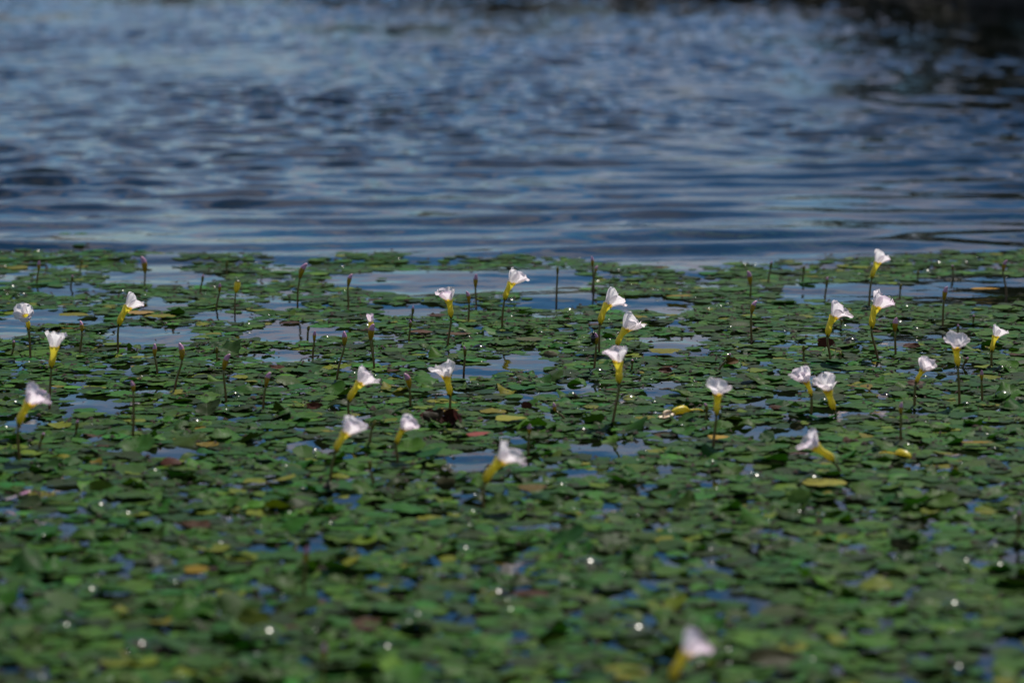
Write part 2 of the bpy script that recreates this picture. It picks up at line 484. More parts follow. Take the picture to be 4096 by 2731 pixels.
LF = leaf_faces()
lr = np.random.default_rng(77)
PROTOS = [leaf_proto(lr) for _ in range(28)]
CURLY = [leaf_proto(lr, 4.0) for _ in range(12)]

HOLES = [(600, 1342, 170, 36), (230, 1278, 190, 22), (30, 1330, 90, 24), (900, 1262, 110, 26), (1160, 1330, 130, 30),
         (395, 1620, 110, 34), (700, 1808, 90, 26), (560, 1560, 80, 16), (1885, 1842, 110, 32), (2440, 1800, 150, 26), (1850, 1488, 130, 24),
         (2080, 1458, 110, 22), (3560, 1362, 100, 22), (1750, 1135, 280, 50), (2230, 1190, 150, 32), (650, 1115, 220, 26), (1450, 1120, 130, 26),
         (2080, 1120, 160, 40), (3900, 1160, 260, 60), (3400, 1165, 240, 26), (2700, 1360, 120, 18), (2330, 1560, 90, 18),
         (1120, 1430, 110, 22), (80, 1690, 80, 24), (300, 1960, 130, 22), (2320, 1905, 150, 24), (1250, 1790, 80, 26), (3090, 1735, 160, 20),
         (3420, 1655, 120, 15), (3700, 1880, 160, 22), (3850, 2080, 210, 22), (3820, 2370, 170, 26), (1480, 2210, 140, 26), (2000, 2290, 120, 26),
         (2880, 2420, 90, 30), (120, 2650, 140, 30), (700, 2090, 90, 16), (3100, 1610, 130, 16), (2600, 1215, 120, 22), (1650, 1240, 120, 20), (260, 1160, 120, 18)]
def density(px, py):
    e = np.interp(px, EDGE_X, EDGE_Y) + 7 * np.sin(px * 0.011) + 6 * np.sin(px * 0.029 + 1.7)
    d = np.clip((py - e) / 330.0, 0, 1)
    v = 0.40 + 0.60 * d ** 0.85 * np.where(px < 2400, 0.8 + 0.2 * sstep(1500, 2000, py), 1.0)
    v = np.where(py < e, 0.0, v)
    # stragglers outside the mat on the far left
    v = np.where((py > 912) & (py < 936) & (px > -300) & (px < 950), 0.09, v)
    n = np.sin(px * 0.0071 + py * 0.021) * np.sin(px * 0.0043 - py * 0.017 + 1.3) + 0.6 * np.sin(px * 0.013 + 2) * np.sin(py * 0.037)
    v = v * np.clip(1.0 + 0.8 * (1 - 0.6 * sstep(1250, 2100, py)) * n, 0.03, 1.3)
    hh = np.zeros_like(v)
    for (hx, hy, rx, ry) in HOLES:
        q = ((px - hx) / (rx + 18)) ** 2 + ((py - hy) / (ry + 4)) ** 2
        hh = np.maximum(hh, np.clip(1.6 - q, 0, 1) * (1 if hy < 1880 else 0.5))
    return v * (1 - 0.96 * np.clip(hh * 1.6, 0, 1))
def inzone(x, y): return np.abs(x) < 0.19 * y + 0.13
YA, YB = 1.72, 4.75
# leaves grow in rosettes: crowded wheels of leaves, with single leaves between
N = 26000
cx_ = lr.uniform(-1.2, 1.2, N); cy_ = lr.uniform(YA, YB, N); ppx, ppy = to_px(cx_, cy_)
ok_ = inzone(cx_, cy_) & (lr.random(N) < density(ppx, ppy) ** 1.3 * (0.55 + 0.45 * sstep(1080, 1300, ppy)))
def darts(xs, ys, cell):
    seen, out = {}, []
    for i in range(len(xs)):
        gx, gy = int(math.floor(xs[i] / cell)), int(math.floor(ys[i] / cell)); ok = True
        for dx in (-1, 0, 1):
            for dy in (-1, 0, 1):
                for j in seen.get((gx + dx, gy + dy), ()):
                    if (xs[i] - xs[j]) ** 2 + (ys[i] - ys[j]) ** 2 < cell * cell: ok = False
        if ok: seen.setdefault((gx, gy), []).append(i); out.append(i)
    return out
rx_, ry_ = cx_[ok_], cy_[ok_]
ctr = darts(rx_, ry_, 0.037)
LX, LY, LROT, LSZ = [], [], [], []
for i in ctr:
    n_ = lr.integers(6, 14); big = lr.uniform(0.75, 1.2); a0 = lr.uniform(0, 6.28)
    for k in range(n_):
        q = lr.uniform(0.006, 0.034) * big; a = a0 + k * 2.399 + lr.normal(0, .25)
        LX.append(rx_[i] + q * math.cos(a)); LY.append(ry_[i] + q * math.sin(a)); LROT.append(a + lr.normal(0, .35)); LSZ.append((0.55 + 0.55 * min(1, q / 0.024)) * big)
N = 60000
cx_ = lr.uniform(-1.2, 1.2, N); cy_ = lr.uniform(YA, YB, N); ppx, ppy = to_px(cx_, cy_)
ok_ = inzone(cx_, cy_) & (lr.random(N) < density(ppx, ppy) * (0.75 + 0.5 * (1 - sstep(1080, 1300, ppy))))
rx_, ry_ = cx_[ok_], cy_[ok_]
for i in darts(rx_, ry_, 0.0215):
    LX.append(rx_[i]); LY.append(ry_[i]); LROT.append(lr.uniform(0, 6.28)); LSZ.append(lr.uniform(0.6, 1.25))
LX, LY, LROT, LSZ = map(np.array, (LX, LY, LROT, LSZ))
LPX, LPY = to_px(LX, LY)
keep = lr.random(len(LX)) < np.clip(density(LPX, LPY) * 3.0, 0, 1)     # leave the open water open
LX, LY, LROT, LSZ, LPX, LPY = (q[keep] for q in (LX, LY, LROT, LSZ, LPX, LPY))
nL = len(LX)
LR = np.clip(0.0128 * LSZ * np.exp(lr.normal(0, 0.16, nL)), 0.005, 0.024)
g = lr.random(nL)
bri = np.exp(lr.normal(0, 0.26, nL)); warm = lr.normal(0, 1, nL)
TINT = np.stack([0.026 * bri * (1 + 0.24 * warm), 0.074 * bri, 0.009 * bri * (1 - 0.12 * warm)], -1)
yel = g < 0.03; TINT[yel] = np.stack([0.085 + 0.05 * lr.random(yel.sum()), 0.115 + 0.04 * lr.random(yel.sum()), 0.014 + 0 * lr.random(yel.sum())], -1)
dk = (g > 0.88) & (g < 0.996); TINT[dk] = (0.020, 0.036, 0.012)
br = g > 0.996; TINT[br] = (0.050, 0.026, 0.014)
gold = (g > 0.10) & (g < 0.1015); TINT[gold] = (0.13, 0.10, 0.016)
TINT = np.clip(TINT, 0.012, 0.5)
def leaf_geometry(i):
    curl = lr.random() < 0.08 + 0.17 * float(sstep(1450, 2100, LPY[i]))
    V, L = (CURLY[lr.integers(len(CURLY))] if curl else PROTOS[lr.integers(len(PROTOS))])
    flat = 0.3 + 0.7 * float(sstep(1060, 1420, LPY[i]))      # wind-washed leaves at the far rim lie flat
    if flat < 0.7: curl = curl and lr.random() < 0.2
    V = V * LR[i]; V[:, 2] *= flat
    a = LROT[i]; ca, sa = math.cos(a), math.sin(a)
    tl = abs(lr.normal(0, 0.045)) if not curl else abs(lr.normal(0.16, 0.16))
    ta = lr.uniform(0, 6.283); tl *= flat
    x = V[:, 0] * ca - V[:, 1] * sa; y = V[:, 0] * sa + V[:, 1] * ca
    z = V[:, 2] + tl * (x * math.cos(ta) + y * math.sin(ta))
    z0 = (0.0001 + 0.0024 * lr.random()) * (0.4 + 0.6 * flat) + (tl * LR[i] * (0.5 if curl else 0.3))
    return np.stack([x, y, z], -1), L, z0
LWZ = wave(LX, LY)
inview = (LPX > -60) & (LPX < 4150) & (LPY < 2790) & (LPY > 0)
order = np.argsort(-np.where(inview, LPY, -1e9))
near = set(order[:300].tolist())
V_, F_, L_, T_ = [], [], [], []
NEAR = {}
off = 0
for i in range(nL):
    v, l, z0 = leaf_geometry(i)
    if i in near:
        me = np_mesh('floating_leaf', v, LF)
        attr(me, 'lc', 'FLOAT_VECTOR', l); attr(me, 'tint', 'FLOAT_COLOR', np.tile(np.append(TINT[i], 1), (len(v), 1)))
        o = obj('floating_leaf', me, ML, None, (LX[i], LY[i], LWZ[i] + z0))
        hue = 'golden' if gold[i] else 'yellow green' if yel[i] else 'dark green' if dk[i] else 'brown' if br[i] else 'pale green' if bri[i] > 1.25 else 'deep green' if bri[i] < 0.8 else 'green'
        big = 'large' if LR[i] > 0.0150 else 'small' if LR[i] < 0.0105 else 'middling'
        c_ = ('at the left edge', 'left of the lone reddish bud', 'below the lone reddish bud', 'left of bottom centre', 'right of bottom centre', 'around the cut-off flower', 'right of the cut-off flower', 'near the right edge')[int(np.clip(LPX[i] / 512, 0, 7))]
        r_ = 'bottom row' if LPY[i] > 2600 else 'second row' if LPY[i] > 2450 else 'third row'
        NEAR.setdefault(f'{big} blurred {hue} leaf {c_}, {r_}', []).append((LPX[i], o))
    else:
        V_.append(v + np.array([LX[i], LY[i], LWZ[i] + z0])); F_.append(LF + off); L_.append(l); T_.append(np.tile(np.append(TINT[i], 1), (len(v), 1)))
        off += len(v)
ORD = ['leftmost', 'second', 'third', 'fourth', 'fifth', 'sixth', 'seventh', 'eighth', 'ninth', 'tenth', 'eleventh', 'twelfth', 'thirteenth', 'fourteenth', 'fifteenth', 'sixteenth', 'seventeenth', 'eighteenth', 'nineteenth', 'twentieth']
for lab, os_ in NEAR.items():
    os_.sort(key=lambda q: q[0])
    for k, (_, o) in enumerate(os_):
        tag(o, lab if len(os_) == 1 else f'{lab}, leftmost such leaf' if k == 0 else f'{lab}, {ORD[min(k, 19)]} from left', 'leaf', 'nearest floating leaves')
me = np_mesh('leaf_mat', np.concatenate(V_), np.concatenate(F_))
attr(me, 'lc', 'FLOAT_VECTOR', np.concatenate(L_)); attr(me, 'tint', 'FLOAT_COLOR', np.concatenate(T_))
tag(obj('leaf_mat', me, ML), 'mat of toothed green leaves floating across the middle of the lake view', 'leaves', kind='stuff')
print('LEAVES', nL, 'in view', int(inview.sum()))
# leaves just under the surface
V_, F_, L_, T_ = [], [], [], []; off = 0
for _ in range(1500):
    y = lr.uniform(1.8, 4.8); x = lr.uniform(-0.19 * y - 0.13, 0.19 * y + 0.13)
    V, L = PROTOS[lr.integers(len(PROTOS))]
    a = lr.uniform(0, 6.28); s = lr.uniform(0.012, 0.021)
    v = np.stack([(V[:, 0] * math.cos(a) - V[:, 1] * math.sin(a)) * s + x, (V[:, 0] * math.sin(a) + V[:, 1] * math.cos(a)) * s + y,
                  V[:, 2] * s - lr.uniform(0.004, 0.012) + float(wave(x, y))], -1)
    V_.append(v); F_.append(LF + off); L_.append(L); T_.append(np.tile((0.13, 0.20, 0.05, 1), (len(v), 1))); off += len(v)
me = np_mesh('sunken_leaves', np.concatenate(V_), np.concatenate(F_))
attr(me, 'lc', 'FLOAT_VECTOR', np.concatenate(L_)); attr(me, 'tint', 'FLOAT_COLOR', np.concatenate(T_))
tag(obj('sunken_leaves', me, ML), 'pale green leaves lying just below the water surface', 'leaves', kind='stuff')

# dark scraps of rotted leaf scattered over the mat
dr = np.random.default_rng(31); V_, F_ = [], []
pick = dr.choice(nL, 7000)
for n_, i in enumerate(pick):
    s = 0.0010 * (1 + 2.6 * dr.random() ** 2.5); a = dr.uniform(0, 6.28); q = LR[i] * dr.uniform(.3, 1.25); b = dr.uniform(0, 6.28)
    c = np.array([LX[i] + math.cos(b) * q, LY[i] + math.sin(b) * q, LWZ[i] + dr.uniform(.001, .0045)])
    e = dr.uniform(.3, .8); ca, sa = math.cos(a), math.sin(a)
    tz = dr.normal(0, .5)
    for (u, v, w_) in ((-1.2, 0, 0), (0, -e, .3), (1.3, .1, .1), (.1, e, -.1), (0, 0, .9)):
        V_.append(c + s * np.array([u * ca - v * sa, u * sa + v * ca, w_ + tz * u * .5]))
    o_ = n_ * 5
    F_ += [(o_, o_ + 1, o_ + 4), (o_ + 1, o_ + 2, o_ + 4), (o_ + 2, o_ + 3, o_ + 4), (o_ + 3, o_, o_ + 4)]
tag(obj('leaf_litter', np_mesh('leaf_litter', V_, F_, False), plain('rotted_leaf', (.008, .007, .005), (.035, .018, .010), 90, .95)), 'tiny dark scraps of rotted leaf scattered over the mat', 'litter', kind='stuff')

# ------------------------------------------------------------------ curves and tubes
def bez(p0, p1, p2, p3, n):
    out = []
    for i in range(n + 1):
        t = i / n; s = 1 - t
        out.append(p0 * s ** 3 + p1 * (3 * s * s * t) + p2 * (3 * s * t * t) + p3 * t ** 3)
    return out
def sweep(name, path, radii, nseg, cap=True, rib=0.0, nrib=5):
    """tube along a path: mesh with attribute tu = (along, around, 0)"""
    V, F, T = [], [], []
    up = Vector((0.3, 1, 0.1)).normalized()
    n = len(path)
    for i, p in enumerate(path):
        t = (path[min(i + 1, n - 1)] - path[max(i - 1, 0)]).normalized()
        s = t.cross(up).normalized(); up2 = s.cross(t)
        for k in range(nseg):
            a = 2 * math.pi * k / nseg
            rr = radii[i] * (1 + rib * math.cos(nrib * a))
            V.append(tuple(p + (s * math.cos(a) + up2 * math.sin(a)) * rr))
            T.append((i / (n - 1), abs(2 * k / nseg - 1) if True else 0, 0))
    for i in range(n - 1):
        for k in range(nseg):
            k2 = (k + 1) % nseg
            F.append((i * nseg + k, i * nseg + k2, (i + 1) * nseg + k2, (i + 1) * nseg + k))
    if cap:
        for e, ring in ((0, 0), (n - 1, (n - 1) * nseg)):
            V.append(tuple(path[e])); T.append((e / (n - 1), 0, 0)); c = len(V) - 1
            for k in range(nseg): F.append((ring + k, ring + (k + 1) % nseg, c, c))
    me = bpy.data.meshes.new(name)
    me.from_pydata(V, [], [tuple(dict.fromkeys(f)) for f in F])
    me.polygons.foreach_set('use_smooth', [True] * len(me.polygons))
    attr(me, 'tu', 'FLOAT_VECTOR', T)
    return me
def petal_mesh(T0, a, rad, side, R0, L, W, flare0, flare1, lil, r, curl=0.0, palate=0.14):
    """petal grid: starts on the throat ring at T0 + rad*R0 and bends outward"""
    nu, nv = 13, 8
    V, F, PU, LI, PB = [], [], [], [], []
    pos = T0 + rad * R0
    ph1, ph2 = r.uniform(0, 6.28), r.uniform(0, 6.28)
    wav = r.uniform(0.04, 0.12)
    asym = r.normal(0, 0.12)
    cen = []
    ds = L / nu
    q = pos.copy()
    for i in range(nu + 1):
        u = i / nu
        th = flare0 + (flare1 - flare0) * u ** 1.2 + curl * max(0, u - 0.55) ** 2 * 4
        d = a * math.cos(th) + rad * math.sin(th)
        nrm = rad * math.cos(th) - a * math.sin(th)
        cen.append((q.copy(), d, nrm, u)); q = q + d * ds
    for (c, d, nrm, u) in cen:
        wu = W * (0.30 + 0.70 * math.sin(min(1, (u * 0.98 + 0.04) / 0.66) * math.pi / 2) ** 1.1)
        if u > 0.66: wu *= math.sqrt(max(0.0, 1 - ((u - 0.66) / 0.343) ** 2.2))
        for j in range(nv + 1):
            v = 2 * j / nv - 1
            cup = 0.22 * (1 - u) ** 1.0 * v * v * W * 0.9
            off_ = wav * L * u * u * math.sin(3.2 * v + ph1 + 1.5 * u) + 0.06 * L * u * math.sin(7.5 * v + ph2)
            notch = -0.05 * L * u ** 6 * math.exp(-(v / 0.25) ** 2)
            p_ = c + side * (v * wu * 0.5 + asym * u * W * 0.5) - nrm * cup + nrm * off_ + d * notch
            V.append(tuple(p_)); PU.append(u); PB.append(palate * max(0.0, 1 - v * v * 1.1))
            LI.append(min(1, max(0, lil * (0.35 + 0.5 * abs(v) ** 2 + 0.4 * u * u))))
    for i in range(nu):
        for j in range(nv):
            b = i * (nv + 1) + j
            F.append((b, b + 1, b + nv + 2, b + nv + 1))
    me = np_mesh('petal', V, F)
    attr(me, 'pu', 'FLOAT', PU); attr(me, 'palate', 'FLOAT', PB); attr(me, 'lilac', 'FLOAT', LI)
    return me
def stem(parent, base, top, tdir, r0, r1, sink=0.03, bow=0.0):
    h = (top - base).length
    p0 = base - Vector((0, 0, sink))
    p1 = base + Vector((bow * h, 0, 0.33 * h)); p2 = top - tdir * (0.35 * h)
    path = bez(p0, p1, p2, top, 12)
    obj('stem', sweep('stem', [p - parent.location for p in path], [r0 + (r1 - r0) * i / 12 for i in range(13)], 8), MS, parent)

def water_flower(base, calyx, throat, alpha, beta, label, size=1.0, spread=1.0, lil=0.4, seed=0, thin=1.0):
    r = np.random.default_rng(1000 + seed)
    B = ground(*base); B.z = float(wave(B.x, B.y))
    C = upright(calyx[0], calyx[1], B.y); T = upright(throat[0], throat[1], B.y)
    al, be = R(alpha), R(beta)
    a = Vector((math.sin(al) * math.cos(be), -math.sin(be), math.cos(al) * math.cos(be)))
    Lt = (T - C).length
    dep = -math.sin(be) * Lt * 0.5                  # the tube leans with the way it faces
    T = T + Vector((0, dep * 0.6, 0))
    Lt = max((T - C).length, 0.012)
    d0 = (T - C).normalized()
    e = tag(empty('water_flower', B), label, 'flower', 'open white and yellow flowers')
    sdir = (d0 + Vector((0, 0, 1.2))).normalized() if (C - B).length > 0.6 * Lt else (C - B).normalized()
    stem(e, B, C, sdir, 0.0015, 0.00125, bow=r.normal(0, 0.04))
    # corolla tube
    path = bez(C, C + sdir * Lt * 0.35, T - a * Lt * 0.38, T, 16)
    prof = [(0, .060), (.06, .085), (.16, .135), (.28, .162), (.40, .158), (.55, .140), (.70, .146), (.82, .172), (.92, .205), (1, .240)]
    rad = [float(np.interp(i / 16, [p[0] for p in prof], [p[1] for p in prof])) * Lt * thin for i in range(17)]
    obj('corolla_tube', sweep('corolla_tube', [p - B for p in path], rad, 20, cap=False, rib=0.035), MT, e)
    # calyx teeth
    cv, cf = [], []
    for k in range(5):
        an = k * 2 * math.pi / 5; s = d0.cross(Vector((0, 1, 0))).normalized(); u = s.cross(d0)
        o_ = s * math.cos(an) + u * math.sin(an); sd_ = d0.cross(o_)
        q = C - B - d0 * 0.001
        b0 = len(cv)
        cv += [tuple(q + o_ * .0009 - sd_ * .0011), tuple(q + o_ * .0009 + sd_ * .0011), tuple(q + o_ * .0024 + d0 * .0024 + sd_ * .0008), tuple(q + o_ * .0024 + d0 * .0024 - sd_ * .0008), tuple(q + o_ * .0030 + d0 * .0048)]
        cf += [(b0, b0 + 1, b0 + 2, b0 + 3), (b0 + 3, b0 + 2, b0 + 4)]
    me = bpy.data.meshes.new('calyx'); me.from_pydata(cv, [], cf); obj('calyx', me, MC, e)
    # five petals: two upper, three lower
    low = Vector((0, 0, -1)) - a * (-a.z)
    if low.length < 0.15: low = Vector((math.copysign(1, alpha) if alpha else 1, 0.2, 0)) - a * a.dot(Vector((math.copysign(1, alpha) if alpha else 1, 0.2, 0)))
    low.normalize(); side0 = a.cross(low)
    size *= r.uniform(0.92, 1.12); spread *= r.uniform(0.75, 1.3)
    Lp = Lt * 0.76 * size; Wp = Lt * 0.72 * size
    tr = rad[-1]
    for k, an in enumerate((0, 68, 292, 142, 218)):
        an_ = R(an + r.normal(0, 7))
        rd = low * math.cos(an_) + side0 * math.sin(an_); sd_ = a.cross(rd)
        f0, f1 = ((8, 58), (6, 50), (6, 50), (2, 34), (2, 34))[k]
        f1 = f1 * spread * 1.22 + r.normal(0, 9)
        lp = Lp * (1.08 if k == 0 else 1.0) * r.uniform(0.9, 1.1)
        pm = petal_mesh(T - B - a * 0.0006, a, rd, sd_, tr * 0.93, lp, Wp * r.uniform(0.9, 1.12), R(f0), R(f1), lil * (1.25 if k < 3 else 0.55) * r.uniform(0.6, 1.3), r, curl=abs(r.normal(0, 0.5)), palate=(.36, .24, .24, .12, .12)[k])
        obj('petal', pm, MP, e)
    return e

FL = [  # base, calyx, throat, lean (deg, right +), facing camera (deg), label, size, spread, lilac
 ((123,1434),(115,1316),(106,1262),  -8, 52,'white flower facing the camera with its yellow throat showing, at the left edge',1.25,1.35,.35),
 ((471,1419),(475,1303),(511,1229),  42,-12,'white flower leaning right above the largest patch of open water at left',1.0,1.0,.4),
 ((196,1640),(205,1472),(217,1388),   4, -8,'upright trumpet flower seen from behind, below the one facing the camera at left',1.0,.85,.4),
 ((85,1843),(74,1700),(118,1611),    38,  8,'flower with one broad pinkish petal to the right, lowest at the left edge',1.05,1.1,.8),
 ((1785,1385),(1804,1271),(1795,1200), -14, 5,'white flower with a lilac petal drooping left, standing behind the centre of the mat',1.0,1.05,.5),
 ((2009,1316),(2018,1200),(2046,1133), 34,-8,'small white flower leaning right at the far edge just left of centre',.95,.9,.35),
 ((1400,1700),(1395,1606),(1440,1532), 40,-5,'white flower leaning right directly above the blurred flower left of centre',1.0,1.0,.5),
 ((1799,1653),(1801,1584),(1786,1508), -14, 6,'upright flower with a fat ribbed yellow tube rising from a yellow leaf',1.0,.95,.3),
 ((1317,1948),(1341,1807),(1384,1731), 38, 2,'blurred flower on a long slanting stem left of centre',1.0,.95,.5),
 ((1596,1847),(1585,1776),(1612,1716), 36,12,'blurred white flower beside the clump of dark red decaying leaves',1.2,1.0,.5),
 ((1942,2044),(1938,1932),(2002,1842), 44, 2,'blurred flower leaning right in front of a small open pool, nearest of the central ones',.95,.95,.5),
 ((2400,1417),(2400,1298),(2431,1220), 42,-10,'sharp white flower leaning right, upper of the pair right of centre',1.0,1.0,.3),
 ((2464,1441),(2467,1385),(2502,1319), 42,-10,'sharp white flower leaning right, lower of the pair right of centre',1.15,1.0,.3),
 ((2440,1704),(2476,1535),(2473,1446), -8, -2,'tall upright flower in front of the sharp pair, on a long curved stem',1.0,.95,.45),
 ((2851,1796),(2866,1660),(2871,1578), 2, 14,'blurred upright flower with petals spread both ways, right of the fallen yellow flower',1.0,1.1,.35),
 ((3480,1230),(3487,1113),(3510,1052), 26,-6,'farthest white flower standing at the back edge of the mat on the right',1.0,.85,.4),
 ((3524,1439),(3487,1313),(3506,1230), 34,-4,'sharp flower with a pink right petal on a stem slanting left, beside a purple bud',1.0,1.0,.6),
 ((3326,1446),(3310,1346),(3335,1267), 34, 2,'sharp flower with a pink right petal growing beside a curled brown leaf',.95,1.0,.6),
 ((3836,1626),(3832,1467),(3825,1393), 0, 18,'tall flower with many crowded petals on a long straight stem near the right edge',1.15,1.15,.5),
 ((3969,1472),(3967,1407),(3983,1346), 28,-4,'small white flower closest to the right edge',.95,.95,.4),
 ((3655,1630),(3664,1532),(3690,1481), 28,14,'short yellow flower opening upward, just left of the tall crowded one',1.35,1.05,.35),
 ((3240,1664),(3245,1584),(3226,1528), -30, 10,'white flower tilting left, left one of the touching pair on the right',1.35,1.0,.5),
 ((3347,1669),(3338,1641),(3312,1562), -14, 14,'stout pale yellow flower sitting low, right one of the touching pair',.95,.95,.35),
 ((3377,1888),(3335,1846),(3263,1786), -44, 4,'blurred flower lying over to the left with a thick yellow tube',.85,.9,.75),
 ((2680,2900),(2686,2722),(2748,2608), 36, 2,'strongly blurred flower cut by the bottom edge',.95,.9,.6),
]
for i, f in enumerate(FL):
    water_flower(f[0], f[1], f[2], f[3], f[4], f[5], f[6], f[7], f[8], seed=i)

# ------------------------------------------------------------------ buds
def flower_bud(tip, bb, base, kind, label, seed):
    r = np.random.default_rng(3000 + seed)
    B = ground(*base); B.z = float(wave(B.x, B.y))
    Bt = upright(bb[0], bb[1], B.y); T = upright(tip[0], tip[1], B.y)
    L = (T - Bt).length
    e = tag(empty('flower_bud', B), label, 'bud', 'closed flower buds on thin stems')
    d = (T - Bt).normalized()
    sd_ = (d * 0.5 + (Bt - B).normalized()).normalized()
    stem(e, B, Bt, sd_, 0.0014, 0.0012, bow=r.normal(0, 0.12))
    depth = Vector((0, r.normal(0, 0.12) * L, 0))
    path = bez(Bt, Bt + sd_ * L * 0.45, T - (d * 0.75 + Vector((d.x * 1.6, 0, -0.1))).normalized() * L * 0.3 + depth * .5, T + depth, 14)
    wd = {'pink': 0.165, 'slim': 0.15, 'stub': 0.15, 'fat': 0.185}[kind] * L
    wd = min(max(wd, 0.0019), 0.0042)
    prof = [(0, .40), (.12, .66), (.32, .95), (.5, 1.0), (.66, .86), (.82, .62), (.93, .42), (1, .05)]
    rad = [float(np.interp(i / 14, [p[0] for p in prof], [p[1] for p in prof])) * wd for i in range(15)]
    cut = {'pink': 8, 'slim': 10, 'stub': 13, 'fat': 8}[kind]
    P = [p - B for p in path]
    obj('bud', sweep('bud', P[:cut + 1], rad[:cut + 1], 12), MG if kind in ('slim', 'stub') else MB, e)
    if kind != 'stub':
        obj('bud_tip', sweep('bud_tip', P[cut - 1:], [rad[cut - 1] * .9] + [q * 1.04 for q in rad[cut:]], 12), MK, e)
    # little sepals
    cv, cf = [], []
    for k in range(4):
        an = k * math.pi / 2 + r.uniform(0, 1)
        s = d.cross(Vector((0, 1, 0))).normalized(); u = s.cross(d); o_ = s * math.cos(an) + u * math.sin(an); q = Bt - B
        z_ = d.cross(o_) * .0008; b0 = len(cv)
        cv += [tuple(q + o_ * .0007 - z_), tuple(q + o_ * .0007 + z_), tuple(q + o_ * .0022 + d * .0026)]
        cf.append((b0, b0 + 1, b0 + 2))
    me = bpy.data.meshes.new('calyx'); me.from_pydata(cv, [], cf); obj('calyx', me, MC, e)
    return e
k1 = 0.4465
def z1(a): return (a[0] * k1, 950 + a[1] * k1)
def z2(a): return (1000 + a[0] * k1, 950 + a[1] * k1)
def z3(a): return (2000 + a[0] * k1, 950 + a[1] * k1)
def z4(a): return (3000 + a[0] * .466, 950 + a[1] * .466)
def z5(a): return (a[0] * k1, 1450 + a[1] * k1)
def z6(a): return (1000 + a[0] * k1, 1450 + a[1] * k1)
def z7(a): return (2000 + a[0] * k1, 1450 + a[1] * k1)
def z8(a): return (3000 + a[0] * .466, 1450 + a[1] * .466)
def z9(a): return (a[0] * .871, 2000 + a[1] * .871)
def z10(a): return (2048 + a[0] * .871, 2000 + a[1] * .871)
def dirx(a): return a
